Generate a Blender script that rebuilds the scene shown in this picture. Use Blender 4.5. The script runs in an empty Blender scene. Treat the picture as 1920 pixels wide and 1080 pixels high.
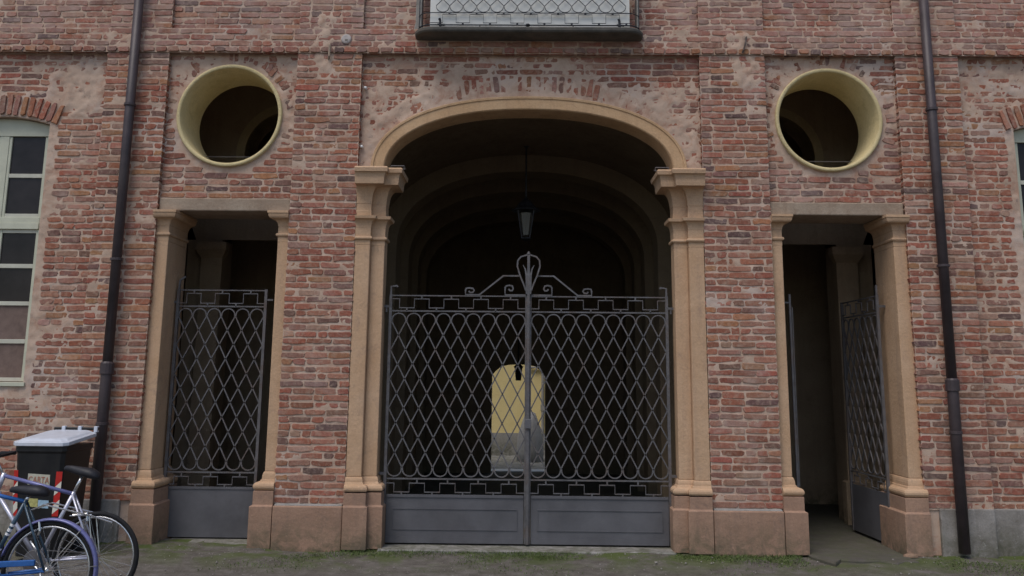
import bpy, math, random
import numpy as np
from mathutils import Vector
random.seed(7); rng = np.random.default_rng(7)
S = bpy.context.scene
COL = S.collection
PI = math.pi

# ---------------------------------------------------------------- camera
YAW, PITCH, ROLL = -0.01271, 0.17234, 0.00961
f = Vector((math.sin(YAW)*math.cos(PITCH), math.cos(YAW)*math.cos(PITCH), math.sin(PITCH)))
r0 = Vector((math.cos(YAW), -math.sin(YAW), 0)); u0 = r0.cross(f)
cr, sr = math.cos(ROLL), math.sin(ROLL)
rt, up = cr*r0+sr*u0, -sr*r0+cr*u0
cam = bpy.data.objects.new('camera', bpy.data.cameras.new('camera')); COL.objects.link(cam)
from mathutils import Matrix
M = Matrix((rt, up, -f)).transposed().to_4x4(); M.translation = (-0.066, -9.272, 1.692)
cam.matrix_world = M
cam.data.sensor_width = 36; cam.data.lens = 1650/1920*36
cam.data.shift_y = -115/1920
cam.data.clip_end = 2000; cam.data.clip_start = .1
S.camera = cam
# ---------------------------------------------------------------- sky, sun, exposure
SUN_AZ, SUN_EL = math.radians(212), math.radians(62)
W = bpy.data.worlds.new('World'); S.world = W; W.use_nodes = True
wn = W.node_tree.nodes; wl = W.node_tree.links
sky = wn.new('ShaderNodeTexSky'); sky.sky_type = 'NISHITA'; sky.sun_disc = False
sky.sun_elevation = SUN_EL; sky.sun_rotation = SUN_AZ
sky.air_density = 1.0; sky.dust_density = 2.0; sky.ozone_density = 1.0
wl.new(sky.outputs[0], wn['Background'].inputs[0]); wn['Background'].inputs[1].default_value = 0.075
sl = bpy.data.lights.new('sun', 'SUN'); sl.energy = 0.8; sl.angle = math.radians(30); sl.color = (1, .96, .92)
so = bpy.data.objects.new('sun', sl); COL.objects.link(so)
sv = Vector((math.sin(SUN_AZ)*math.cos(SUN_EL), math.cos(SUN_AZ)*math.cos(SUN_EL), math.sin(SUN_EL)))
so.rotation_euler = (-sv).to_track_quat('-Z', 'Y').to_euler(); so.location = (0, -6, 12)
S.view_settings.view_transform = 'Standard'; S.view_settings.look = 'None'
S.view_settings.gamma = 1; S.view_settings.use_curve_mapping = False
S.view_settings.exposure = 0.95
S.cycles.diffuse_bounces = 8; S.cycles.max_bounces = 12

# ---------------------------------------------------------------- materials
def new_mat(name):
    m = bpy.data.materials.new(name); m.use_nodes = True
    return m, m.node_tree.nodes, m.node_tree.links, m.node_tree.nodes['Principled BSDF']
def noise(n, l, scale, detail=4, rough=.55, vec=None, dist=0):
    t = n.new('ShaderNodeTexNoise'); t.inputs['Scale'].default_value = scale
    t.inputs['Detail'].default_value = detail; t.inputs['Roughness'].default_value = rough
    t.inputs['Distortion'].default_value = dist
    if vec: l.new(vec, t.inputs['Vector'])
    return t.outputs['Fac']
def ramp(n, l, fac, stops):
    r = n.new('ShaderNodeValToRGB'); e = r.color_ramp.elements
    while len(e) < len(stops): e.new(.5)
    for k, (p, c) in enumerate(stops):
        e[k].position = p; e[k].color = (c, c, c, 1) if isinstance(c, (int, float)) else (*c, 1)
    l.new(fac, r.inputs[0]); return r.outputs[0]
def mix(n, l, fac, a, b, mode='MIX'):
    m = n.new('ShaderNodeMix'); m.data_type = 'RGBA'; m.blend_type = mode
    for sock, v in ((m.inputs[0], fac), (m.inputs[6], a), (m.inputs[7], b)):
        if isinstance(v, (int, float)): sock.default_value = v
        elif isinstance(v, tuple): sock.default_value = (*v, 1)
        else: l.new(v, sock)
    return m.outputs[2]
def math_(n, l, op, a, b=0.0):
    m = n.new('ShaderNodeMath'); m.operation = op; m.use_clamp = True
    for k, v in enumerate((a, b)):
        if isinstance(v, (int, float)): m.inputs[k].default_value = v
        else: l.new(v, m.inputs[k])
    return m.outputs[0]
def bump(n, l, b, h, strength=.3, dist=.01):
    q = n.new('ShaderNodeBump'); q.inputs['Strength'].default_value = strength; q.inputs['Distance'].default_value = dist
    l.new(h, q.inputs['Height']); l.new(q.outputs[0], b.inputs['Normal'])
def pos(n): return n.new('ShaderNodeNewGeometry').outputs['Position']
def zcoord(n, l, p):
    s = n.new('ShaderNodeSeparateXYZ'); l.new(p, s.inputs[0]); return s.outputs['Z']
def maprange(n, l, v, a, b, c=0., d=1.):
    m = n.new('ShaderNodeMapRange'); l.new(v, m.inputs[0])
    for k, q in enumerate((a, b, c, d)): m.inputs[k+1].default_value = q
    return m.outputs[0]

def plain(name, col, rough=.6, metal=0., vary=.25, scale=8, bstr=.15, spec=.3, dirt=None, dirt_amt=.5):
    """paint, plaster or metal with blotchy colour variation, optional stains and fine relief"""
    m, n, l, b = new_mat(name); p = pos(n)
    dk = tuple(c*(1-vary) for c in col); lt = tuple(min(1, c*(1+vary)) for c in col)
    c = mix(n, l, ramp(n, l, noise(n, l, scale, 6, .65, p), [(.3, 0), (.7, 1)]), dk, lt)
    if dirt:
        c = mix(n, l, math_(n, l, 'MULTIPLY', ramp(n, l, noise(n, l, scale*.33, 7, .7, p, .6), [(.48, 0), (.68, 1)]), dirt_amt), c, dirt)
    l.new(c, b.inputs['Base Color']); b.inputs['Roughness'].default_value = rough; b.inputs['Metallic'].default_value = metal
    b.inputs['Specular IOR Level'].default_value = spec
    if bstr: bump(n, l, b, noise(n, l, scale*9, 4, .6, p), bstr, .004)
    return m

def mortar_mat():
    m, n, l, b = new_mat('lime_mortar'); p = pos(n)
    c = ramp(n, l, noise(n, l, 2.2, 8, .68, p, .4), [(.28, (.35, .245, .18)), (.45, (.47, .34, .255)), (.58, (.54, .40, .305)), (.75, (.53, .43, .355))])
    # rubbed off brick dust and old limewash
    c = mix(n, l, math_(n, l, 'MULTIPLY', ramp(n, l, noise(n, l, 5.5, 6, .7, p, .8), [(.5, 0), (.66, 1)]), .6), c, (.37, .185, .12))
    c = mix(n, l, math_(n, l, 'MULTIPLY', ramp(n, l, noise(n, l, 1.1, 8, .72, p, .3), [(.53, 0), (.66, 1)]), .6), c, (.48, .40, .355))
    c = mix(n, l, math_(n, l, 'MULTIPLY', ramp(n, l, noise(n, l, 9, 5, .7, p), [(.62, 0), (.72, 1)]), .6), c, (.15, .12, .11))
    l.new(c, b.inputs['Base Color']); b.inputs['Roughness'].default_value = .95; b.inputs['Specular IOR Level'].default_value = .1
    bump(n, l, b, noise(n, l, 70, 5, .7, p), .5, .006)
    return m

def brick_mat():
    m, n, l, b = new_mat('old_brick'); p = pos(n)
    a1 = n.new('ShaderNodeAttribute'); a1.attribute_type = 'GEOMETRY'; a1.attribute_name = 'tint'
    a2 = n.new('ShaderNodeAttribute'); a2.attribute_type = 'OBJECT'; a2.attribute_name = 'tint'
    c = mix(n, l, 1.0, a1.outputs['Color'], a2.outputs['Color'], 'ADD')
    c = mix(n, l, 1.0, c, ramp(n, l, noise(n, l, 38, 6, .7, p), [(.25, .58), (.75, 1.3)]), 'MULTIPLY')
    # lime smeared over the faces from the joints
    c = mix(n, l, math_(n, l, 'MULTIPLY', ramp(n, l, noise(n, l, 17, 7, .75, p, .7), [(.49, 0), (.68, 1)]), .6), c, (.45, .335, .25))
    # broad areas of whitish bloom, soot
    c = mix(n, l, math_(n, l, 'MULTIPLY', ramp(n, l, noise(n, l, 1.5, 8, .7, p, .5), [(.52, 0), (.68, 1)]), .45), c, (.44, .34, .295))
    c = mix(n, l, math_(n, l, 'MULTIPLY', ramp(n, l, noise(n, l, 3.1, 8, .7, p, .5), [(.58, 0), (.72, 1)]), .45), c, (.125, .08, .07))
    z = zcoord(n, l, p)
    wash = math_(n, l, 'MULTIPLY', maprange(n, l, z, 5.0, 5.5), ramp(n, l, noise(n, l, 4, 7, .7, p), [(.38, 0), (.64, .5)]))
    c = mix(n, l, wash, c, (.42, .31, .275))
    l.new(c, b.inputs['Base Color']); b.inputs['Roughness'].default_value = .92; b.inputs['Specular IOR Level'].default_value = .12
    bump(n, l, b, noise(n, l, 90, 5, .7, p), .45, .005)
    return m

def ground_mat():
    m, n, l, b = new_mat('packed_earth'); p = pos(n)
    c = ramp(n, l, noise(n, l, 6, 8, .7, p), [(.3, (.085, .073, .06)), (.5, (.130, .115, .098)), (.7, (.195, .178, .158))])
    c = mix(n, l, ramp(n, l, noise(n, l, 55, 4, .7, p), [(.56, 0), (.72, .65)]), c, (.26, .245, .23))
    sx = n.new('ShaderNodeSeparateXYZ'); l.new(p, sx.inputs[0])
    near = maprange(n, l, sx.outputs['Y'], -1.15, -.12)
    g = math_(n, l, 'MULTIPLY', near, ramp(n, l, noise(n, l, 1.7, 7, .7, p, .6), [(.45, 0), (.56, 1)]))
    c = mix(n, l, math_(n, l, 'MULTIPLY', g, .85), c, mix(n, l, noise(n, l, 30, 4, .6, p), (.045, .072, .014), (.11, .14, .03)))
    l.new(c, b.inputs['Base Color']); b.inputs['Roughness'].default_value = .95; b.inputs['Specular IOR Level'].default_value = .15
    bump(n, l, b, noise(n, l, 45, 6, .75, p), .7, .02)
    return m

def plaster_mat(name, a, bcol, stain, amt=.6, scale=2.2):
    m, n, l, b = new_mat(name); p = pos(n)
    c = mix(n, l, ramp(n, l, noise(n, l, scale, 8, .65, p, .3), [(.32, 0), (.68, 1)]), a, bcol)
    mp = n.new('ShaderNodeMapping'); mp.inputs['Scale'].default_value = (9, 9, .7); l.new(p, mp.inputs[0])
    c = mix(n, l, math_(n, l, 'MULTIPLY', ramp(n, l, noise(n, l, 1.2, 6, .65, mp.outputs[0]), [(.5, 0), (.72, 1)]), amt*.6), c, stain)
    c = mix(n, l, math_(n, l, 'MULTIPLY', ramp(n, l, noise(n, l, scale*3, 8, .75, p, .8), [(.55, 0), (.7, 1)]), amt), c, stain)
    c = mix(n, l, 1.0, c, ramp(n, l, noise(n, l, 60, 4, .6, p), [(.2, .86), (.8, 1.1)]), 'MULTIPLY')
    foot = math_(n, l, 'MULTIPLY', maprange(n, l, zcoord(n, l, p), .34, .0), ramp(n, l, noise(n, l, 7, 7, .7, p, .8), [(.36, 0), (.6, .8)]))
    c = mix(n, l, foot, c, mix(n, l, noise(n, l, 5, 3, .5, p), (.085, .075, .06), (.085, .095, .045)))
    c = mix(n, l, math_(n, l, 'MULTIPLY', ramp(n, l, noise(n, l, 13, 8, .75, p, 1.2), [(.60, 0), (.64, 1)]), .5), c, tuple(v*1.12 for v in bcol))
    l.new(c, b.inputs['Base Color']); b.inputs['Roughness'].default_value = .9; b.inputs['Specular IOR Level'].default_value = .15
    hh = n.new('ShaderNodeMath'); hh.operation = 'ADD'; l.new(noise(n, l, 28, 6, .65, p), hh.inputs[0]); l.new(noise(n, l, 5, 4, .6, p), hh.inputs[1])
    bump(n, l, b, hh.outputs[0], .45, .012)
    return m

MT = dict(
    brick=brick_mat(), mortar=mortar_mat(), ground=ground_mat(),
    ochre=plaster_mat('ochre_plaster', (.48, .305, .18), (.55, .37, .235), (.36, .24, .165), .75),
    archochre=plaster_mat('arch_plaster', (.50, .315, .17), (.58, .39, .23), (.36, .22, .125), .75),
    plinth=plaster_mat('terracotta_plinth', (.31, .19, .13), (.38, .24, .165), (.22, .15, .115), .8),
    cement=plaster_mat('grey_cement', (.19, .17, .145), (.36, .335, .31), (.13, .11, .09), .9),
    lintel=plaster_mat('lintel_stone', (.29, .215, .155), (.38, .30, .225), (.23, .16, .11), .8, 4),
    yellow=plaster_mat('yellow_trim', (.56, .45, .23), (.64, .53, .30), (.38, .30, .16), .6),
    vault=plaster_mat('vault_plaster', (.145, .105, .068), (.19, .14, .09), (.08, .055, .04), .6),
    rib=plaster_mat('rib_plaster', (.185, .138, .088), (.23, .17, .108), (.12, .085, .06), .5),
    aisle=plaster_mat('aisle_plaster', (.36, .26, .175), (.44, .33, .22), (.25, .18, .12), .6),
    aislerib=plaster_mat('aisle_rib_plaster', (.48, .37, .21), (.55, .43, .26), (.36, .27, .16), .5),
    court=plaster_mat('yellow_render', (.70, .56, .25), (.76, .62, .30), (.58, .46, .22), .3),
    dado=plaster_mat('grey_dado', (.26, .25, .22), (.33, .31, .28), (.18, .17, .15), .5),
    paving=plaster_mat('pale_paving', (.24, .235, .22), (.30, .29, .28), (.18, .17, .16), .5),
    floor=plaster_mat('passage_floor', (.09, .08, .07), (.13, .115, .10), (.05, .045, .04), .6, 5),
    sill=plaster_mat('threshold_stone', (.25, .235, .215), (.34, .32, .295), (.15, .15, .11), .7, 5),
    iron=plain('grey_iron', (.115, .110, .112), .6, .15, .3, 14, .15, .35, (.12, .075, .05), .6),
    ironpanel=plain('gate_sheet', (.112, .109, .116), .5, .15, .2, 3, .08, .4, (.075, .07, .072), .6),
    pipe=plain('brown_pipe', (.055, .041, .043), .5, .1, .3, 5, .1, .4, (.075, .06, .055), .5),
    cream=plain('cream_paint', (.50, .49, .40), .5, 0, .12, 6, .1, .3, (.40, .38, .31), .5),
    greenframe=plain('pale_green_paint', (.50, .50, .385), .5, 0, .1, 6, .1, .3, (.41, .41, .32), .5),
    glass=plain('dark_glass', (.022, .018, .018), .15, 0, .4, 3, 0, .2),
    curtain=plain('tan_curtain', (.17, .12, .10), .8, 0, .2, 12, .1, .2),
    panel=plain('white_sheet', (.64, .63, .58), .5, 0, .05, 3, .05, .3, (.58, .57, .50), .4),
    blackiron=plain('black_iron', (.022, .022, .026), .5, .2, .3, 12, .1, .4),
    slab=plain('balcony_stone', (.095, .09, .08), .9, 0, .3, 7, .4, .2, (.17, .14, .11), .6),
    lampglass=plain('milky_glass', (.20, .195, .17), .3, 0, .1, 9, 0, .4),
    bin=plain('black_plastic', (.012, .012, .013), .42, 0, .3, 10, .1, .35, (.03, .028, .026), .4),
    lid=plain('pale_lid', (.55, .58, .64), .4, 0, .1, 12, .08, .4, (.45, .44, .46), .5),
    red=plain('red_tape', (.50, .025, .02), .4, 0, .15, 20, 0, .4),
    white=plain('white_tape', (.72, .69, .58), .45, 0, .08, 20, 0, .4),
    labelc=plain('cream_label', (.52, .50, .40), .5, 0, .1, 30, 0, .3),
    bluel=plain('blue_sticker', (.35, .5, .62), .4, 0, .2, 40, 0, .3),
    yellowl=plain('yellow_sticker', (.45, .42, .16), .4, 0, .3, 40, 0, .3),
    letter=plain('letter_red', (.42, .16, .10), .5, 0, .1, 30, 0, .3),
    silver=plain('silver_paint', (.52, .52, .60), .3, .45, .12, 20, .03, .5),
    blue=plain('blue_paint', (.03, .12, .36), .3, .1, .2, 15, .03, .5),
    lavender=plain('violet_paint', (.15, .155, .33), .3, .1, .15, 15, .03, .5),
    teal=plain('dark_teal_paint', (.03, .06, .09), .3, .1, .2, 15, .03, .5),
    blackp=plain('black_paint', (.014, .013, .015), .4, .1, .3, 15, .03, .4),
    chrome=plain('chrome', (.62, .62, .62), .25, .85, .1, 25, .02, .5),
    rubber=plain('rubber', (.018, .018, .019), .8, 0, .3, 20, .1, .2),
    saddle=plain('black_leather', (.02, .019, .022), .5, 0, .25, 20, .1, .3),
    wshirt=plain('white_enamel', (.75, .74, .72), .4, 0, .06, 20, .05, .3),
    cover=plain('grey_cloth', (.27, .26, .245), .8, 0, .15, 8, .2, .2),
    rust=plain('rusty_iron', (.13, .10, .085), .8, .1, .35, 25, .3, .2),
    limewhite=plain('chalky_white', (.46, .41, .38), .8, 0, .2, 30, .3, .2, (.34, .28, .25), .6),
    pebble=plain('pebbles', (.24, .22, .195), .9, 0, .5, 40, .2, .2),
    grass=plain('grass_blades', (.085, .115, .035), .7, 0, .45, 6, 0, .2),
)

# ---------------------------------------------------------------- mesh helpers
class MB:
    def __init__(s): s.v = []; s.f = []
    def box(s, x0, x1, y0, y1, z0, z1):
        k = len(s.v)
        s.v += [(x, y, z) for z in (z0, z1) for y in (y0, y1) for x in (x0, x1)]
        s.f += [tuple(k+i for i in q) for q in ((0, 2, 3, 1), (4, 5, 7, 6), (0, 1, 5, 4), (2, 6, 7, 3), (0, 4, 6, 2), (1, 3, 7, 5))]
        return s
    def loft(s, rings, closed=True, cap=True):
        k = len(s.v); n = len(rings[0])
        for r in rings: s.v += [tuple(q) for q in r]
        for i in range(len(rings)-1):
            for j in range(n if closed else n-1):
                a, b = k+i*n+j, k+i*n+(j+1) % n
                s.f.append((a, b, b+n, a+n))
        if cap and closed:
            s.f.append(tuple(k+j for j in range(n))[::-1]); s.f.append(tuple(k+(len(rings)-1)*n+j for j in range(n)))
        return s
    def tube(s, pts, r, n=6, close=False):
        P = [Vector(p) for p in pts]; rings = []
        m = len(P)
        rr = r if isinstance(r, (list, tuple)) else [r]*m
        ref = None
        for i in range(m):
            a = P[(i-1) % m] if (close or i) else P[i]
            b = P[(i+1) % m] if (close or i < m-1) else P[i]
            t = (b-a).normalized()
            if ref is None:
                ref = Vector((0, 1, 0)) if abs(t.y) < .9 else Vector((1, 0, 0))
            x = (ref-t*ref.dot(t)).normalized(); y = t.cross(x); ref = x
            rings.append([P[i]+(x*math.cos(2*PI*j/n+PI/n)+y*math.sin(2*PI*j/n+PI/n))*rr[i] for j in range(n)])
        if close: s.loft(rings+[rings[0]], True, False)
        else: s.loft(rings)
        return s
    def lathe(s, prof, c, axis='z', n=16):
        rings = []
        for d, r in prof:
            ring = []
            for j in range(n):
                a = 2*PI*j/n; x, y = r*math.cos(a), r*math.sin(a)
                ring.append((c[0]+x, c[1]+y, c[2]+d) if axis == 'z' else ((c[0]+x, c[1]+d, c[2]-y) if axis == 'y' else (c[0]+d, c[1]+x, c[2]+y)))
            rings.append(ring)
        return s.loft(rings)
    def prism(s, poly, y0, y1):            # poly in x,z ; extruded along y
        return s.loft([[(x, y0, z) for x, z in poly], [(x, y1, z) for x, z in poly]])
    def mesh(s, name, smooth=False):
        me = bpy.data.meshes.new(name); me.from_pydata(s.v, [], s.f); me.validate()
        import bmesh
        b = bmesh.new(); b.from_mesh(me); bmesh.ops.recalc_face_normals(b, faces=b.faces); b.to_mesh(me); b.free()
        if smooth: me.shade_smooth() if hasattr(me, 'shade_smooth') else [setattr(p, 'use_smooth', True) for p in me.polygons]
        return me
    def build(s, name, mat, parent=None, smooth=False, bevel=0, sub=0):
        return obj(name, s.mesh(name, smooth), mat, parent, bevel, smooth)
def obj(name, me, mat, parent=None, bevel=0, smooth=False):
    o = bpy.data.objects.new(name, me); COL.objects.link(o)
    if mat is not None and not me.materials: me.materials.append(MT[mat] if isinstance(mat, str) else mat)
    if parent is not None: o.parent = parent; o.matrix_parent_inverse = ROOTINV(parent)
    if bevel:
        b = o.modifiers.new('edge', 'BEVEL'); b.width = bevel; b.segments = 2; b.limit_method = 'ANGLE'; b.angle_limit = math.radians(35)
    return o
def ROOTINV(p): return world_of(p).inverted()
def world_of(p):
    m = p.matrix_basis.copy()
    if p.parent is not None: m = world_of(p.parent) @ p.matrix_parent_inverse @ m
    return m
def empty(name, loc): 
    o = bpy.data.objects.new(name, None); COL.objects.link(o); o.location = loc; o.empty_display_size = .2
    return o
def tag(o, label=None, cat=None, group=None, kind=None):
    if label: o['label'] = label
    if cat: o['category'] = cat
    if group: o['group'] = group
    if kind: o['kind'] = kind
    return o

# ---------------------------------------------------------------- noise for the masonry
def vn(x, z, seed):
    xi, zi = np.floor(x).astype(np.int64), np.floor(z).astype(np.int64)
    u, v = x-xi, z-zi; u = u*u*(3-2*u); v = v*v*(3-2*v)
    def h(a, b):
        q = (a*374761393 + b*668265263 + seed*2147483647) & 0xffffffff
        q = ((q ^ (q >> 13))*1274126177) & 0xffffffff
        return ((q ^ (q >> 16)) & 0xffff)/65535.
    return (h(xi, zi)*(1-u)+h(xi+1, zi)*u)*(1-v)+(h(xi, zi+1)*(1-u)+h(xi+1, zi+1)*u)*v
def fbm(x, z, sc, seed, octs=4):
    x = np.asarray(x, float)*sc; z = np.asarray(z, float)*sc; t = 0; a = 1; w = 0
    for k in range(octs):
        t = t+a*vn(x, z, seed+k*17); w += a; a *= .55; x = x*2.03+7.1; z = z*2.03+3.7
    return t/w
def ss(a, b, t): 
    t = np.clip((t-a)/(b-a), 0, 1); return t*t*(3-2*t)

# arch curves: superellipse offset
def arch_pts(a, b, z0, n=48, e=2.2, x0=-.012):
    out = []
    for k in range(n+1):
        t = PI-PI*k/n; c, s_ = math.cos(t), math.sin(t)
        out.append((x0+a*math.copysign(abs(c)**(2/e), c), z0+b*abs(s_)**(2/e)))
    return out
ARCH = arch_pts(1.57, .69, 3.93)
def offset_curve(P, d):
    out = []
    for i, (x, z) in enumerate(P):
        a = P[max(i-1, 0)]; b = P[min(i+1, len(P)-1)]
        tx, tz = b[0]-a[0], b[1]-a[1]; L = math.hypot(tx, tz)
        if i in (0, len(P)-1): tx, tz = 0, (1 if i == 0 else -1); L = 1
        out.append((x-tz/L*d, z+tx/L*d))
    return out
def in_arch(x, z, d):
    return ((np.abs((x+.012)/(1.57+d))**2.2 + (np.maximum(z-3.93, 0)/(.69+d))**2.2) < 1)

OC = [(-3.315, 4.54), (3.27, 4.53)]; OR = .56
WIN = [(-5.85, 1), (5.82, 1)]; WHW = .54
def in_holes(x, z, d):
    x = np.asarray(x, float); z = np.asarray(z, float)
    h = in_arch(x, z, d) & (z > 3.6)
    for cx, cz in OC: h |= (x-cx)**2+(z-cz)**2 < (OR+d)**2
    for cx, _ in WIN:
        top = 4.52-.09*((x-cx)/WHW)**2
        h |= (np.abs(x-cx) < WHW+d) & (z > 1.61-d) & (z < top+d)
    return h
def cover(x, z):
    """how far the old lime render still covers the bricks, 0..1"""
    x = np.asarray(x, float); z = np.asarray(z, float)
    c = .13+.5*(fbm(x, z, 1.3, 5)-.5)
    cen = (np.abs(x) < 1.87) & (z > 3.8) & (z < 5.245)
    v = .64-.40*ss(4.80, 5.1, z)*ss(.2, 1.0, x)-.12*ss(4.75, 5.0, z)+.75*(fbm(x, z, 2.1, 9)-.5)
    v = np.maximum(v, 1.0*(in_arch(x, z, .36) & (z > 3.8))*(.95+.2*(fbm(x, z, 3., 4)-.5)))
    c = np.where(cen, v, c)
    for s_ in (-1, 1):
        sd = (x*s_ > 2.58) & (x*s_ < 4.02) & (z > 3.5) & (z < 5.245)
        c = np.where(sd, .12+.52*ss(4.0, 4.35, z)+.5*(fbm(x, z, 2.3, 11)-.5), c)
        out = (x*s_ > 4.70) & (z < 5.245)
        c = np.where(out, .16+.34*ss(4.3, 4.7, z)+.12*(s_ > 0)*ss(2.5, 3.3, z)+.7*(fbm(x, z, 1.4, 13)-.5), c)
    patch = ss(.42, .25, np.hypot((x+5.02)/1.1, z-4.85))
    c = np.maximum(c, patch*1.0*(x < -4.7))
    c = np.where(z > 5.245, c+.07, c)
    scar = ss(.16, .06, np.abs(x+2.29-.02*np.sin(z*9)))*ss(4.85, 5.0, z)*ss(5.8, 5.6, z) + ss(.20, .07, np.abs(x-2.33+.2*(z-5.3)))*ss(4.8, 4.95, z)*ss(5.55, 5.45, z)
    c = np.maximum(c, scar*.9)
    return np.clip(c, 0, 1.05)

# ---------------------------------------------------------------- the setting
def ground():
    xs = np.concatenate([[-600, -150, -40, -14], np.linspace(-7, 7, 281), [14, 40, 150, 600]])
    ys = np.concatenate([[-600, -150, -40, -14, -8, -6], np.linspace(-5, .1, 120), [.3]])
    X, Y = np.meshgrid(xs, ys)
    near = ss(-6, -4.5, Y)*ss(9, 6.9, np.abs(X))
    Z = near*((fbm(X, Y, 1.1, 31)-.5)*.05+(fbm(X, Y, 9, 33)-.5)*.022) - .02 + .012*ss(-.35, 0, Y)*fbm(X, Y, 3, 35)
    Z += near*.06*ss(-2.0, -4.6, X)*ss(-3, -.4, Y)
    nx, ny = len(xs), len(ys)
    me = bpy.data.meshes.new('ground')
    F = [(j*nx+i, j*nx+i+1, (j+1)*nx+i+1, (j+1)*nx+i) for j in range(ny-1) for i in range(nx-1)]
    me.from_pydata(np.stack([X, Y, Z], -1).reshape(-1, 3).tolist(), [], F); me.shade_smooth()
    return tag(obj('ground', me, 'ground'), 'bare packed earth yard with moss along the foot of the building', kind='structure')
ground()
def sheet(name, x0, x1, y0, y1, z0, z1, mat, label):
    m = MB(); m.box(x0, x1, y0, y1, z0-.12, z0); 
    m.v = [(x, y, z if z < z0-.05 else (z0 if y == y0 else z1)) for x, y, z in m.v]
    return tag(m.build(name, mat), label, kind='structure')
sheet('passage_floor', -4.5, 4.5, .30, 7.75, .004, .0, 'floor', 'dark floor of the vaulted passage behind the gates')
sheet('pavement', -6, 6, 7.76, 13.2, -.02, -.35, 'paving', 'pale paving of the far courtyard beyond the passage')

# ---------------------------------------------------------------- the building
B = tag(empty('brick_building', (0, 0, 0)), 'old red brick palace front with plaster arch, two round openings and a vaulted passage', 'building')

XO = 7.3; ZT = 6.6
L0, L1, L2, L3 = 4.70, 4.015, 2.58, 1.865
COURSE, Z0 = .0735, .42
zones = []   # x0,x1,z0,z1,Y
for s_ in (-1, 1):
    def zx(a, b, *r): zones.append((min(a*s_, b*s_), max(a*s_, b*s_), *r))
    zx(L1, L0, .44, 5.245, 0.0); zx(L3, L2, .43, 5.245, 0.0)
    zx(L2, L1, 3.6, 5.245, .07); zx(L0, XO, .44, 5.245, .07)
    zx(L1, L0, 5.53, ZT, .0); zx(L3, L2, 5.53, ZT, .0)
    zx(L2, L1, 5.53, ZT, .045); zx(L0, XO, 5.53, ZT, .045)
zones.append((-L3, L3, 3.86, 5.245, .07)); zones.append((-L3, L3, 5.53, ZT, .045)); zones.append((-XO, XO, 5.245, 5.53, -.012))

mort_V = []; mort_F = []; nv = 0
for (x0, x1, z0, z1, Y) in zones:
    d = .02; ex0, ex1, ez0, ez1 = x0, x1, z0, z1
    if Y > .02: x0, x1, z0, z1 = x0-.03, x1+.03, z0-(.0 if z0 < .5 or z0 == 3.86 else .03), z1+.03
    xs = np.linspace(x0, x1, max(2, int(round((x1-x0)/d))+1)); zs = np.linspace(z0, z1, max(2, int(round((z1-z0)/d))+1))
    X, Z = np.meshgrid(xs, zs)
    c = cover(np.clip(X, ex0+.005, ex1-.005), np.clip(Z, ez0+.005, ez1-.005))
    off = .0055-.0115*c + (fbm(X, Z, 15, 3)-.5)*(.013+.016*np.clip(c*1.3, 0, 1)) + (fbm(X, Z, 38, 8, 2)-.5)*.006
    P = np.stack([X, Y+off, Z], -1).reshape(-1, 3)
    nx, nz = len(xs), len(zs)
    I, J = np.meshgrid(np.arange(nx-1), np.arange(nz-1))
    A = (J*nx+I).ravel()
    cxm = (X[:-1, :-1]+X[1:, 1:]).ravel()/2; czm = (Z[:-1, :-1]+Z[1:, 1:]).ravel()/2
    A = A[~in_holes(cxm, czm, .008 if z0 != 3.86 else .06)]
    mort_V.append(P); mort_F.append(np.stack([A, A+1, A+nx+1, A+nx], -1)+nv); nv += len(P)
V = np.concatenate(mort_V); Fq = np.concatenate(mort_F)
me = bpy.data.meshes.new('mortar_face'); me.vertices.add(len(V)); me.vertices.foreach_set('co', V.ravel().astype(np.float32))
me.loops.add(Fq.size); me.loops.foreach_set('vertex_index', Fq.ravel().astype(np.int32))
me.polygons.add(len(Fq)); me.polygons.foreach_set('loop_start', np.arange(0, Fq.size, 4, dtype=np.int32))
me.update(calc_edges=True); me.shade_smooth()
obj('mortar_face', me, 'mortar', B)

# solid cores behind the faces, so that steps, sides and soffits are closed
m = MB()
for s_ in (-1, 1):
    def cb(a, b, *r): m.box(min(a*s_, b*s_), max(a*s_, b*s_), *r)
    cb(L1+.012, L0-.012, .018, .6, 0, 5.25); cb(L3+.012, L2-.012, .018, .6, 0, 5.25)
    cb(L1+.012, L0-.012, .018, .6, 5.5, ZT); cb(L3+.012, L2-.012, .018, .6, 5.5, ZT)
m.box(-XO, XO, .016, .6, 5.262, 5.515)
m.build('wall_core', 'mortar', B)
m = MB()
m.box(-XO, XO, .12, 8, ZT, ZT+.15); 
for s_ in (-1, 1): m.box(min(XO*s_, (XO+.2)*s_), max(XO*s_, (XO+.2)*s_), .05, 8, 0, ZT)
m.box(-XO, -.63, 7.4, 7.75, 0, ZT); m.box(.375, XO, 7.4, 7.75, 0, ZT)
arc = [(-.63, 1.78), (-.56, 1.86), (-.45, 1.945), (-.30, 1.975), (-.128, 1.985), (.05, 1.975), (.19, 1.945), (.305, 1.86), (.375, 1.76)]
m.prism(arc+[(.375, ZT-.01), (-.63, ZT-.01)], 7.4, 7.75)
m.build('inner_wall', 'vault', B)

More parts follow.
